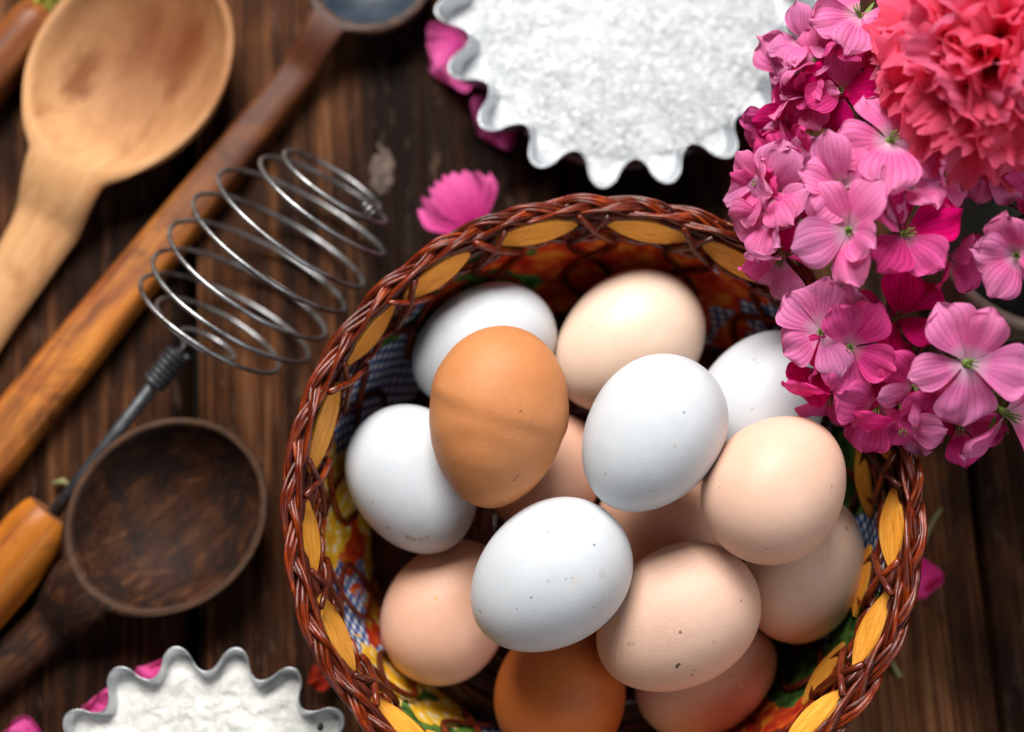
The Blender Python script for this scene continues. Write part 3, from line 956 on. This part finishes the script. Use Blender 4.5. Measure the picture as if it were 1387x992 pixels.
# px, py, z, semi long, semi short, image angle of the pointed end, elevation, colours, roughness, pores, spots, label
EGGS = [
    (760, 935, 27.5, 26.1, 23.0, 75, -10, RUST, RUST2, 0.40, 1.0, [], 0.3, 'dark rust-brown egg low in the basket under the front white egg'),
    (957, 917, 24.0, 26.6, 19.5, 28, 0, PINKE, PINKE2, 0.36, 0.6, [(990, 915, .5, TAN, .7), (1004, 930, .6, (.8, .7, .6), .8)], 0.7, 'beige egg tucked under the speckled pink egg at the basket front'),
    (606, 828, 27.0, 26.9, 22.2, 62, 0, PEACH, PEACH2, 0.42, 0.6, [(590, 810, .8, OCH, .8)], 0.15, 'peach egg with one ochre fleck between the two lowest white eggs'),
    (1090, 772, 42.0, 26.6, 19.9, 68, 10, CREAM, CREAM2, 0.38, 0.5, [(1147, 716, .8, TAN, .6)], 0.3, 'cream egg beneath the peach egg at the right basket wall'),
    (900, 712, 26.5, 25.4, 21.9, 20, 0, PEACH, PEACH2, 0.45, 0.6, [], 0.2, 'deep shaded reddish egg between the two middle white eggs'),
    (738, 640, 25.5, 23.2, 21.1, 50, 0, PEACH, PEACH2, 0.45, 0.6, [(692, 690, .7, TAN, .7)], 0.3, 'mostly hidden peach egg below the tan-brown egg'),
    (560, 650, 48.5, 27.1, 21.9, 298, 5, WHITE, WHITE2, 0.30, 0.3, [(552, 728, 1.2, TAN, .6), (560, 731, 1.2, TAN, .55), (570, 731, 1.0, TAN, .5), (578, 728, 1.0, TAN, .5), (526, 716, .9, TAN, .5), (505, 680, .6, TAN, .6), (545, 606, 1.0, OCH, .3)], 0.6, 'white egg at the left basket wall behind the tan-brown egg'),
    (1030, 548, 52.5, 27.4, 21.7, 62, 0, WHITE, WHITE2, 0.32, 0.3, [(1022, 487, .7, TAN, .5), (1026, 492, .5, TAN, .5), (1018, 554, .7, TAN, .6)], 0.4, 'white egg half covered by the pink geranium blossoms'),
    (655, 470, 45.0, 27.3, 21.2, 208, 0, WHITE, WHITE2, 0.28, 0.3, [], 0.2, 'white egg at the back left behind the tan-brown egg'),
    (851, 464, 44.0, 29.7, 23.4, 218, 10, CREAM, CREAM2, 0.24, 0.3, [], 0.1, 'glossy cream egg at the back of the basket'),
    (917, 838, 58.0, 29.3, 22.8, 213, 0, PINKE, PINKE2, 0.46, 1.0, [(917, 903, .75, INK, 1), (920, 900, .6, INK, .9), (938, 914, .55, INK, .8), (940, 908, .8, TAN, .5), (922, 857, .6, INK, .7), (834, 845, 1.1, OCH, .8), (837, 839, 1.2, OCH, .75), (832, 852, .6, OCH, .6), (852, 873, .9, TAN, .55), (858, 872, .7, TAN, .5), (1004, 813, .4, INK, .8), (967, 870, .4, TAN, .9), (893, 934, .5, TAN, .7), (900, 917, .7, OCH, .5)], 0.5, 'speckled pinkish egg with black dots and an ochre smear'),
    (745, 781, 74.0, 28.5, 22.9, 218, 0, WHITE, WHITE2, 0.33, 0.4, [(805, 738, .4, INK, .9), (743, 721, .4, INK, .8), (650, 828, .5, INK, .8), (719, 809, .4, INK, .6), (766, 784, .4, INK, .6), (775, 783, .35, INK, .6), (804, 824, .4, INK, .8), (743, 787, .4, TAN, .8), (816, 778, 1.6, TAN, .25), (778, 789, 1.5, OCH, .16), (817, 808, .4, TAN, .8)], 0.6, 'white egg with tiny dark dots at the front of the pile'),
    (1050, 662, 83.0, 25.4, 22.0, 52, 0, (0.75, 0.485, 0.36), (0.70, 0.43, 0.31), 0.40, 0.7, [(1127, 659, .6, TAN, .6), (1038, 744, .5, TAN, .7)], 0.3, 'peach egg on top beside the pink geranium blossoms'),
    (884, 588, 85.5, 27.4, 21.9, 235, 5, WHITE, WHITE2, 0.32, 0.3, [(927, 559, .4, (.05, .1, .3), .8), (820, 642, .6, TAN, .6), (914, 604, .9, TAN, .35), (880, 665, .6, TAN, .5), (888, 666, .6, TAN, .5)], 0.3, 'bright white egg on top in the middle of the pile'),
    (674, 565, 79.5, 30.3, 22.7, 262, 0, BROWN, BROWN2, 0.44, 1.0, [(705, 557, .7, INK, .95), (707, 555, .5, INK, .9), (700, 646, .5, INK, .6), (697, 650, .5, INK, .6), (703, 644, .4, INK, .6), (675, 675, 1.2, TAN, .3)], 0.5, 'tan-brown egg with a crease across it on top of the pile'),
]
for (px, py, z, a, b, phi, el, c1, c2, rough, pores, spots, speck, label) in EGGS:
    p = at(px, py, z)
    ph, ev = math.radians(phi), math.radians(el)
    axis = (RT * math.cos(ph) + UP * math.sin(ph)) * math.cos(ev) - FW * math.sin(ev)
    rot = axis.to_track_quat('Z', 'X')
    inv = rot.inverted()
    creased = 'crease' in label
    lsp = []
    for (sx_, sy_, rad, sc_, am) in spots:
        q = at(sx_, sy_, 0)
        d = (q - CAM).normalized()
        o_, dl = inv @ (CAM - p), inv @ d
        t = 300.0
        while t < 640:
            h = o_ + dl * t
            w = h.z / a
            if abs(w) < 1 and math.hypot(h.x, h.y) < b * egg_r(w) * 1.004:
                lsp.append((h, rad, sc_, am))
                break
            t += 0.05
    m = egg_mat('eggshell ' + label[:24], c1, c2, rough, pores, lsp, speck, 0.16 if pores > .9 else 0.08)
    NR, NSG = (150, 120) if creased else (64, 64)
    V, Fc = [(0, 0, -a)], []
    sx0 = inv @ RT
    for i in range(1, NR):
        t = -math.cos(math.pi * i / NR)
        for k in range(NSG):
            al = 2 * math.pi * k / NSG
            dx, dy = math.cos(al), math.sin(al)
            r = b * egg_r(t)
            if creased:
                sidev = dx * sx0.x + dy * sx0.y
                t0 = -0.02 + 0.16 * sidev + 0.03 * math.sin(2 * al + 1)
                dd = t - t0
                r += 0.8 * (0.5 - 0.5 * math.tanh(dd / 0.075)) * math.exp(-(dd / 0.36) ** 2)
                r += 0.25 * noise.noise(Vector((dx * 2, dy * 2, t * 5)))
            else:
                r += 0.10 * noise.noise(Vector((dx * 1.3 + px, dy * 1.3, t * 2)))
            V.append((r * dx, r * dy, a * t))
    V.append((0, 0, a))
    for k in range(NSG):
        Fc.append((0, 1 + (k + 1) % NSG, 1 + k))
        n0 = 1 + (NR - 2) * NSG
        Fc.append((len(V) - 1, n0 + k, n0 + (k + 1) % NSG))
    for i in range(NR - 2):
        for k in range(NSG):
            l = (k + 1) % NSG
            Fc.append((1 + i * NSG + k, 1 + i * NSG + l, 1 + (i + 1) * NSG + l, 1 + (i + 1) * NSG + k))
    o = mk('egg', V, Fc, m, None, loc=p, rot=rot)
    tag(o, label, 'egg', 'eggs piled in the basket')

# ---------------------------------------------------------------- flower pot of geraniums
def petal_mat(name, tip, mid, throat, vein, whiten, veinamt, transl=0.35, ripple=0.25):
    M = Mat(name)
    uv = M.n('TexCoord').outputs['UV']
    s = M.n('SeparateXYZ', {0: uv})
    u, vv = s.outputs[0], s.outputs[1]
    nz = M.noise(M.coord(), 0.12, 4, 0.6)
    rnd_ = M.n('ObjectInfo').outputs['Random']
    c = M.ramp(vv, [(0.0, throat), (0.10 + 0.12 * whiten, lerp3(throat, mid, 0.3)), (0.30 + 0.16 * whiten, mid), (1.0, tip)])
    c = M.mix(M.math('MULTIPLY_ADD', nz, 0.5, -0.1), c, mid)
    uu = M.math('ADD', u, M.math('MULTIPLY', M.math('SUBTRACT', M.noise(M.coord(), 0.25, 3), 0.5), 0.07))
    w = M.math('POWER', M.math('ABSOLUTE', M.math('SINE', M.math('MULTIPLY', uu, 25.0))), 9.0)
    fade = M.ramp(vv, [(0.05, 0.6), (0.3, 1.0), (0.62, 0.5), (0.95, 0.0)])
    c = M.mix(M.math('MULTIPLY', M.math('MULTIPLY', w, fade), veinamt), c, vein)
    hsv = M.n('HueSaturation', {'Hue': M.math('MULTIPLY_ADD', rnd_, 0.02, 0.49), 'Saturation': M.math('MULTIPLY_ADD', rnd_, 0.14, 0.96),
                               'Value': M.math('MULTIPLY_ADD', rnd_, 0.2, 0.95), 'Color': c}).outputs[0]
    h = M.math('ADD', M.math('MULTIPLY', w, 0.5), M.noise(M.coord(), 0.5, 4))
    nb = M.bump(h, ripple)
    M.set(color=hsv, rough=0.7, spec=0.12, normal=nb)
    tr = M.n('BsdfTranslucent', {'Color': hsv, 'Normal': nb})
    mx = M.n('MixShader', {0: transl, 1: M.b.outputs[0], 2: tr.outputs[0]})
    M.nt.links.new(mx.outputs[0], M.out.inputs[0])
    return M.m


def lerp3(a, b, t):
    return tuple(lerp(x, y, t) for x, y in zip(a, b))


PK_LIGHT = petal_mat('light pink petal', (0.98, 0.36, 0.64), (0.97, 0.22, 0.52), (0.95, 0.74, 0.84), (0.72, 0.04, 0.25), 0.5, 0.16)
PK_MID = petal_mat('bright pink petal', (0.96, 0.145, 0.43), (0.92, 0.09, 0.35), (0.86, 0.50, 0.62), (0.55, 0.015, 0.16), 0.3, 0.30)
PK_DEEP = petal_mat('deep magenta petal', (0.82, 0.035, 0.235), (0.74, 0.024, 0.20), (0.62, 0.12, 0.26), (0.22, 0.005, 0.07), 0.2, 0.5)
CORAL = petal_mat('coral carnation petal', (1.0, 0.25, 0.40), (1.0, 0.075, 0.19), (1.0, 0.025, 0.07), (0.95, 0.06, 0.08), 0.0, 0.10, 0.58)
FROSE = petal_mat('rose ruffled petal', (0.90, 0.20, 0.48), (0.74, 0.06, 0.30), (0.88, 0.60, 0.72), (0.45, 0.02, 0.16), 0.3, 0.35, 0.4, 0.6)
GREEN = Mat('green sepal').set(color=(0.13, 0.20, 0.03), rough=0.55)
PEDI = Mat('reddish pedicel')
PEDI.set(color=PEDI.ramp(PEDI.noise(PEDI.coord(), 0.06, 3), [(0.35, (0.055, 0.012, 0.014)), (0.65, (0.15, 0.06, 0.03))]), rough=0.5)
STEM = Mat('green flower stem')
STEM.set(color=STEM.ramp(STEM.noise(STEM.coord(), 0.05, 3), [(0.35, (0.05, 0.09, 0.02)), (0.7, (0.16, 0.20, 0.07))]), rough=0.5)

WT = [(0, .13), (.1, .17), (.2, .28), (.35, .55), (.5, .80), (.65, .97), (.76, 1.0), (.86, .92), (.93, .74), (.98, .45), (1, .2)]


def petal_mesh(name, L, W, rise, curl, cup, rip, seed, mat, nu=10, nv=14, frill=0.0, notch=0.0, tipr=0.10):
    V, Fc, UV = [], [], []
    for j in range(nv + 1):
        v = (j / nv) ** 0.85
        w = W * interp(WT, v)
        for i in range(nu + 1):
            u = i / nu * 2 - 1
            y = u * w
            x = L * (v - tipr * v * (u * u) - notch * v * v * math.exp(-(u / 0.16) ** 2))
            x += frill * v ** 4 * 0.7 * noise.noise(Vector((u * 6, seed, 3)))
            z = L * (rise * v - curl * v * v) + cup * W * u * u * v
            z += rip * L * v * v * noise.noise(Vector((u * 1.8 + seed * 3.7, v * 2.2, seed)))
            z += frill * v ** 3 * (math.sin(u * 7 + seed * 1.7) + 0.45 * math.sin(u * 13 + seed * 2))
            V.append((x, y, z))
            UV.append((u * 0.5 + 0.5, v))
    for j in range(nv):
        for i in range(nu):
            q = j * (nu + 1) + i
            Fc.append((q, q + nu + 1, q + nu + 2, q + 1)[::-1])
    return mesh_data(name, V, Fc, mat, True, UV)


PM = {}
for key, m in (('L', PK_LIGHT), ('M', PK_MID), ('D', PK_DEEP)):
    PM[key] = [petal_mesh('petal', 1000 * 1.0, w * 1000, ri, cu, cp, rp, sd_, m) for (w, ri, cu, cp, rp, sd_) in
               ((.40, .30, .42, .10, .22, 1), (.44, .34, .36, .16, .26, 2), (.37, .26, .46, -.05, .25, 3), (.46, .38, .52, .2, .30, 4), (.41, .42, .30, .28, .34, 5))]
SEPV, SEPF = tube([(0, 0, -0.42), (0, 0, -0.16), (0, 0, 0.02), (0, 0, 0.10)], [0.035, 0.065, 0.085, 0.02], 7)
for k in range(5):
    a = 2 * math.pi * k / 5 + 0.6
    c_, s_ = math.cos(a), math.sin(a)
    o = len(SEPV)
    for (r, w, z) in ((0.05, .03, -.12), (0.18, .06, -.06), (0.33, .035, -.02), (.42, .004, 0.0)):
        SEPV += [Vector((r * c_ - w * s_, r * s_ + w * c_, z)), Vector((r * c_ + w * s_, r * s_ - w * c_, z))]
    SEPF += [(o + 2 * i, o + 2 * i + 1, o + 2 * i + 3, o + 2 * i + 2) for i in range(3)]
for k in range(6):
    a = 2 * math.pi * k / 6
    v_, f_ = tube([(0.02 * math.cos(a), 0.02 * math.sin(a), 0.0), (0.07 * math.cos(a), 0.07 * math.sin(a), 0.28)], 0.014, 4)
    o = len(SEPV)
    SEPV += v_
    SEPF += [tuple(i + o for i in q) for q in f_]
CALYX = mesh_data('floret', [v * 1000 for v in SEPV], SEPF, GREEN.m)
rng = random.Random(21)


def floret(root, rorg, hub, px, py, z, size, nx, ny, roll, tone, open_=0.0):
    """size: petal length in mm; (nx, ny): lean of the face; roll: image angle of the two upper petals; open_: lifts the petals into a cup"""
    p = at(px, py, z)
    hero = (px, py) in ((1114, 450), (1309, 492), (1150, 470), (1205, 192))
    if not hero:
        nx, ny = 1.35 * nx + rng.uniform(-.22, .22), 1.35 * ny + rng.uniform(-.22, .22)
        l_ = math.hypot(nx, ny)
        if l_ > .93:
            nx, ny = nx * .93 / l_, ny * .93 / l_
    n = (RT * nx + UP * ny - FW * math.sqrt(max(0.04, 1 - nx * nx - ny * ny))).normalized()
    ro = math.radians(roll)
    upd = RT * math.cos(ro) + UP * math.sin(ro)
    upd = (upd - n * upd.dot(n)).normalized()
    rotm = Matrix((upd, n.cross(upd), n)).transposed()
    o = link('floret', CALYX, root, p - rorg, rotm.to_quaternion())
    o.scale = (size * MM,) * 3
    for i, a in enumerate((-26, 26, 105, 180, 255)):
        key = tone if isinstance(tone, str) and len(tone) == 1 else rng.choice(tone)
        me = rng.choice(PM[key])
        q = link('petal', me, o)
        q.rotation_mode = 'QUATERNION'
        wild = 0.45 if hero else 1.0
        if not hero and i > 1 and rng.random() < 0.14:
            bpy.data.objects.remove(q)
            continue
        lift = math.radians(-(open_ * 70 + wild * rng.uniform(-26, 30)))
        q.rotation_quaternion = (Matrix.Rotation(math.radians(a + wild * rng.uniform(-17, 17)), 3, 'Z') @ Matrix.Rotation(lift, 3, 'Y') @ Matrix.Rotation(math.radians(wild * rng.uniform(-38, 38)), 3, 'X')).to_quaternion()
        s_ = rng.uniform(0.84, 1.08) * (1.0 if i < 2 else 0.95)
        q.scale = (s_, s_ * rng.uniform(0.92, 1.1), s_)
    # pedicel, in the floret's own frame
    inv = rotm.transposed()
    e = inv @ (hub - p) / size * 1000
    b_ = Vector((0, 0, -400))
    c1 = b_ + Vector((0, 0, -0.35)) * e.length
    pts = []
    for i in range(11):
        t = i / 10
        pts.append(b_ * (1 - t) ** 3 + c1 * 3 * t * (1 - t) ** 2 + (e * 0.75 + c1 * 0.1) * 3 * t * t * (1 - t) + e * t ** 3)
    V, Fc = tube(pts, [lerp(0.75, 0.55, i / 10) / size * 1000 for i in range(11)], 6)
    mk('pedicel', V, Fc, PEDI.m, o)


# flower pot
POT = Mat('beige glazed pot')
POT.set(color=POT.ramp(POT.noise(POT.coord(), 0.05, 4), [(0.35, (0.30, 0.23, 0.165)), (0.7, (0.42, 0.34, 0.25))]), rough=0.32, coat=0.3, normal=POT.bump(POT.noise(POT.coord(), 0.3, 4), 0.2))
pc = at(1424, 285, 72)
PO = Vector((pc.x, pc.y, 0))
pot = empty('flower_pot', PO, label='beige glazed pot behind the geraniums with its rim just showing', cat='pot')
V, Fc = lathe([(0.01, 3), (27, 3), (29, 6), (35, 35), (39.5, 70), (41.5, 72), (43.5, 70), (42, 62), (37, 34), (31.5, 2), (29, 0), (0.01, 0)], 64)
mk('pot_body', V, Fc, POT.m, pot)
WATER = Mat('water in the pot').set(color=(0.02, 0.02, 0.015), rough=0.05)
V, Fc = lathe([(0.01, 50), (36.4, 50)], 48)
mk('water', V, Fc, WATER.m, pot)


def stem(root, rorg, a, b, r=1.7, bend=14):
    pts = []
    for i in range(15):
        t = i / 14
        q = a.lerp(b, t) + Vector((0, 0, bend * math.sin(math.pi * t)))
        pts.append(q - rorg)
    V, Fc = tube(pts, r, 8)
    mk('stem', V, Fc, STEM.m, root)


def umbel(label, hub_px, base_off, items):
    hub = at(*hub_px)
    org = Vector((PO.x + base_off[0], PO.y + base_off[1], 8))
    root = empty('geranium', org, label=label, cat='flower', group='geranium heads in the pot')
    stem(root, org, org, hub, 1.8, 6)
    for it in items:
        floret(root, org, hub, *it)
    for k in range(5):
        az = rng.uniform(2.2, 5.4)
        tip = hub + Vector((math.cos(az) * 22, math.sin(az) * 22, rng.uniform(6, 20)))
        d_ = (tip - hub).normalized()
        V, Fc = tube([hub - org, (hub + tip) / 2 - org + Vector((0, 0, 3)), tip - org], [.5, .6, .7], 6)
        ped = mk('bud_stalk', V, Fc, PEDI.m, root)
        V, Fc = tube([tip - org + d_ * q for q in (-1, 0.5, 3, 6, 8, 9)], [.6, 1.6, 2.3, 1.9, 1.0, .2], 9)
        mk('bud', V, Fc, PK_DEEP if k % 2 else GREEN.m, ped)
    return root


umbel('upper pink geranium head leaning over between sugar tin and carnation', (1192, 205, 74), (-10, 6), [
    (1165, 22, 122, 16, -.2, .35, 150, 'L', .2), (1140, 55, 118, 15, -.4, .3, 200, 'ML', .3), (1112, 88, 114, 15, -.35, .3, 120, 'LM', .35),
    (1088, 120, 106, 17, -.45, .1, 130, 'LM', .2), (1056, 160, 98, 15, -.6, -.1, 200, 'M', .2), (1082, 160, 100, 17, -.3, -.1, 60, 'D', .3),
    (1142, 125, 112, 16, -.2, .1, 250, 'MD', .4), (1185, 108, 110, 16, -.1, .3, 100, 'D', .3), (1100, 130, 108, 13, -.3, .2, 20, 'ML', .4), (1078, 104, 104, 18, -.5, .25, 150, 'L', .3), (1082, 195, 98, 17, -.5, -.1, 240, 'ML', .3), (1034, 250, 98, 15, -.6, .1, 160, 'L', .35), (1050, 262, 100, 17, -.4, -.2, 60, 'L', .3),
    (1090, 60, 112, 14, -.4, .3, 140, 'L', .3),
    (1072, 228, 98, 16, -.6, -.1, 150, 'LM', .35), (1042, 262, 94, 15, -.6, -.2, 190, 'LM', .3), (1050, 295, 98, 17, -.5, -.3, 170, 'L', .3),
    (1060, 345, 91, 17, -.35, -.55, 230, 'LM', .3), (1205, 192, 126, 20, .1, .25, 80, 'L', .15), (1140, 255, 122, 18, -.4, .1, 140, 'L', .3),
    (1150, 312, 122, 19, -.3, -.2, 160, 'L', .3), (1222, 318, 118, 20, .05, -.1, 120, 'DM', .1), (1268, 240, 120, 13, .4, .1, 20, 'L', .4),
    (1225, 255, 118, 15, .1, 0, 270, 'ML', .4), (1140, 378, 103, 15, -.2, -.4, 250, 'L', .4), (1085, 300, 92, 15, -.3, -.3, 60, 'D', .3),
    (1280, 350, 103, 14, .5, -.2, 330, 'M', .4)])
umbel('lower pink geranium head with open blossoms hanging over the basket rim', (1262, 455, 70), (-6, -10), [
    (1114, 450, 105, 17, -.35, -.05, 110, 'L', .1), (1150, 470, 104, 19, -.15, -.1, 80, 'ML', .15), (1212, 432, 99, 18, .05, .1, 70, 'D', .1),
    (1309, 492, 117, 22, .05, -.05, 88, 'L', .02), (1128, 532, 93, 17, -.35, -.5, 120, 'M', .15), (1188, 548, 93, 18, -.1, -.45, 160, 'M', .1),
    (1222, 572, 92, 18, 0, -.6, 60, 'ML', .15), (1238, 522, 101, 16, .1, -.3, 30, 'LM', .3), (1298, 575, 92, 18, .05, -.55, 110, 'M', .15),
    (1362, 560, 101, 20, .2, -.35, 40, 'L', .15), (1112, 500, 92, 14, -.5, -.3, 200, 'D', .3), (1180, 505, 92, 16, -.1, -.2, 0, 'D', .2),
    (1262, 552, 92, 16, 0, -.4, 20, 'D', .2), (1345, 530, 92, 16, 0, -.3, 60, 'D', .2), (1390, 500, 101, 17, .4, 0, 20, 'LM', .3)])
umbel('small pink geranium head under the carnation at the picture edge', (1392, 290, 92), (8, 0), [
    (1332, 226, 118, 16, -.1, -.2, 70, 'L', .25), (1378, 345, 118, 17, -.2, -.2, 140, 'L', .3), (1300, 208, 112, 14, -.3, -.3, 160, 'ML', .4),
    (1392, 235, 116, 16, .2, .1, 20, 'M', .3), (1410, 300, 112, 16, .4, 0, 0, 'L', .3)])

# carnation
def ruffle_mesh(L, W, seed, wave, back, mat=None):
    '''carnation petal: a narrow claw opening into a wide, deeply ruffled and toothed fan'''
    V, Fc, UV = [], [], []
    nu, nv = 30, 14
    for j in range(nv + 1):
        v = j / nv
        w = W * (0.10 + 0.90 * smooth(0.15, 0.85, v))
        for i in range(nu + 1):
            u = i / nu * 2 - 1
            edge = v ** 3
            tooth = 0.05 * math.sin(u * 26 + seed) + 0.05 * noise.noise(Vector((u * 8, seed, 1)))
            x = L * (v * (1 - 0.26 * u * u) + tooth * v ** 6)
            wv = math.sin(u * 5.2 + seed * 1.9) + 0.55 * math.sin(u * 9.5 + seed * 3.1) + 0.22 * math.sin(u * 19 + seed)
            z = L * (wave * edge * wv + 0.12 * v - back * v ** 4 + 0.10 * u * u * v)
            y = u * w * (1 - 0.12 * edge * abs(wv) * 0.5)
            V.append((x, y, z))
            UV.append((u * 0.5 + 0.5, v))
    for j in range(nv):
        for i in range(nu):
            q = j * (nu + 1) + i
            Fc.append((q, q + nu + 1, q + nu + 2, q + 1)[::-1])
    return mesh_data('petal', V, Fc, mat or CORAL, True, UV)


CM = [ruffle_mesh(1000, w * 1000, sd_, wv, bk) for (w, sd_, wv, bk) in ((.56, 1, .11, .15), (.64, 2, .13, .25), (.5, 3, .12, .10), (.6, 4, .10, .32), (.66, 5, .14, .2), (.55, 6, .12, .28))]
cc = at(1338, 76, 130)
cb = Vector((PO.x + 4, PO.y + 14, 10))
carn = empty('carnation', cb, label='big ruffled coral carnation above the pink geraniums', cat='flower')
stem(carn, cb, cb, cc - Vector((0, 0, 22)), 2.2, 4)
V, Fc = lathe([(2.2, -26), (6, -22), (7.5, -10), (8.5, -2), (7.5, 0)], 16)
mk('calyx', V, Fc, GREEN.m, carn, loc=cc - cb)
axis_c = Vector((-0.05, 0.0, 1)).normalized()
k = 0
for (cnt, pol, L, dz) in ((6, 8, 29, 0), (9, 22, 31, 0), (11, 36, 33, 0), (12, 50, 35, -1), (12, 64, 36, -2), (12, 78, 38, -3), (10, 94, 38, -5)):
    for i in range(cnt):
        az = 2 * math.pi * (i + rng.uniform(-.25, .25)) / cnt + pol
        po = math.radians(pol + rng.uniform(-9, 9))
        q = link('petal', rng.choice(CM), carn, cc - cb + Vector((0, 0, dz)))
        # petal runs along +X; tip it up from the horizontal by 90 - polar angle
        q.rotation_mode = 'QUATERNION'
        q.rotation_quaternion = (Matrix.Rotation(az, 3, 'Z') @ Matrix.Rotation(-(math.pi / 2 - po), 3, 'Y') @ Matrix.Rotation(rng.uniform(-.35, .35), 3, 'X')).to_quaternion()
        s_ = L * rng.uniform(.9, 1.08) * MM
        q.scale = (s_, s_, s_)

# ---------------------------------------------------------------- fallen petals, bits
def fallen(px, py, z, size, W, angle, tilt, label, mats=None, seed=1, frill=1.2, roll=0.0):
    p = at(px, py, z)
    me = ruffle_mesh(size, W, seed, .09, .18, mats or FROSE) if frill > 1.3 else petal_mesh('fallen_petal', size, W, .20, .25, .25, .35, seed, mats or FROSE, 16, 14, frill)
    rot = (Matrix.Rotation(math.radians(angle), 3, 'Z') @ Matrix.Rotation(math.radians(-tilt), 3, 'Y') @ Matrix.Rotation(math.radians(roll), 3, 'X')).to_quaternion()
    o = link('fallen_petal', me, None, p, rot)
    tag(o, label, 'petal', 'petals fallen on the table')
    return o


fallen(655, 335, 7, 31, 17, 122, 20, 'ruffled pink petal on the table behind the basket rim', FROSE, 3, 1.4)
fallen(655, 66, 3, 24, 17, 205, 8, 'large magenta petal poking out from under the sugar tin', FROSE, 7, 1.0)
fallen(702, 148, 2.5, 20, 13, 215, 6, 'small magenta petal beneath the sugar tin flutes', FROSE, 9, 0.8)
fallen(1228, 742, 4, 20, 9, 285, 5, 'pink petal with a white base on the table beside the basket', PK_MID, 12, 0.6)
fallen(238, 975, 3, 24, 14, 128, 8, 'magenta petal peeking between the lobes of the flour tin', FROSE, 14, 1.0)
fallen(180, 1000, 2.5, 22, 13, 150, 8, 'magenta petal at the outer left edge of the flour tin', FROSE, 15, 1.0)
fallen(80, 1028, 2.5, 24, 12, 165, 6, 'magenta petal at the bottom edge by the flour tin', FROSE, 17, 1.0)
fallen(128, 640, 4, 11, 6, 250, 10, 'small pale pink petal under the whisk rod', PK_LIGHT, 19, 0.3)
fallen(462, 908, 5, 13, 5, 200, 14, 'dark red-orange petal tucked against the basket by the flour tin', petal_mat('dark orange red petal', (0.45, 0.05, 0.012), (0.36, 0.025, 0.01), (0.3, 0.02, 0.01), (0.2, 0.01, 0.01), 0.0, 0.3), 22, 0.4)

DRY = Mat('dry green stalk').set(color=(0.22, 0.21, 0.08), rough=0.6)


def stalk(pix, r, label):
    P_ = [at(*q) for q in pix]
    V, Fc = tube([q - Vector((P_[0].x, P_[0].y, 0)) for q in P_], r, 7)
    o = mk('flower_stalk', V, Fc, DRY.m, None, loc=(P_[0].x, P_[0].y, 0))
    tag(o, label, 'stalk', 'bits of stalk on the table')


stalk([(1250, 735, 4), (1260, 712, 4), (1268, 698, 4), (1276, 688, 5)], [1.1, .8, .7, .5], 'thin stalk curving from the pink petal beside the basket')
stalk([(1196, 870, 3), (1204, 888, 2.5), (1210, 902, 2.2), (1219, 917, 2.2)], [1.0, 1.0, 1.1, 1.3], 'short dry stalk on the table below the basket rim')
stalk([(72, 655, 3), (85, 652, 3.5), (97, 660, 3)], [1.0, 1.4, 0.6], 'green sprig end beside the whisk rod')

random.seed(2)
p = at(434, 985, 31)
V, Fc = lathe([(0.05, -1), (0.9, -.6), (1.2, 0), (.8, .8), (.05, 1.0)], 9)
V = [(x + .5 * noise.noise(Vector((x, y, z))), y * 1.3, z + .4 * noise.noise(Vector((x + 5, y, z)))) for x, y, z in V]
o = mk('crumb', V, Fc, Mat('black crumb').set(color=(0.01, 0.008, 0.007), rough=0.6).m, None, loc=p)
tag(o, 'tiny black crumb on a lobe of the flour tin', 'crumb')
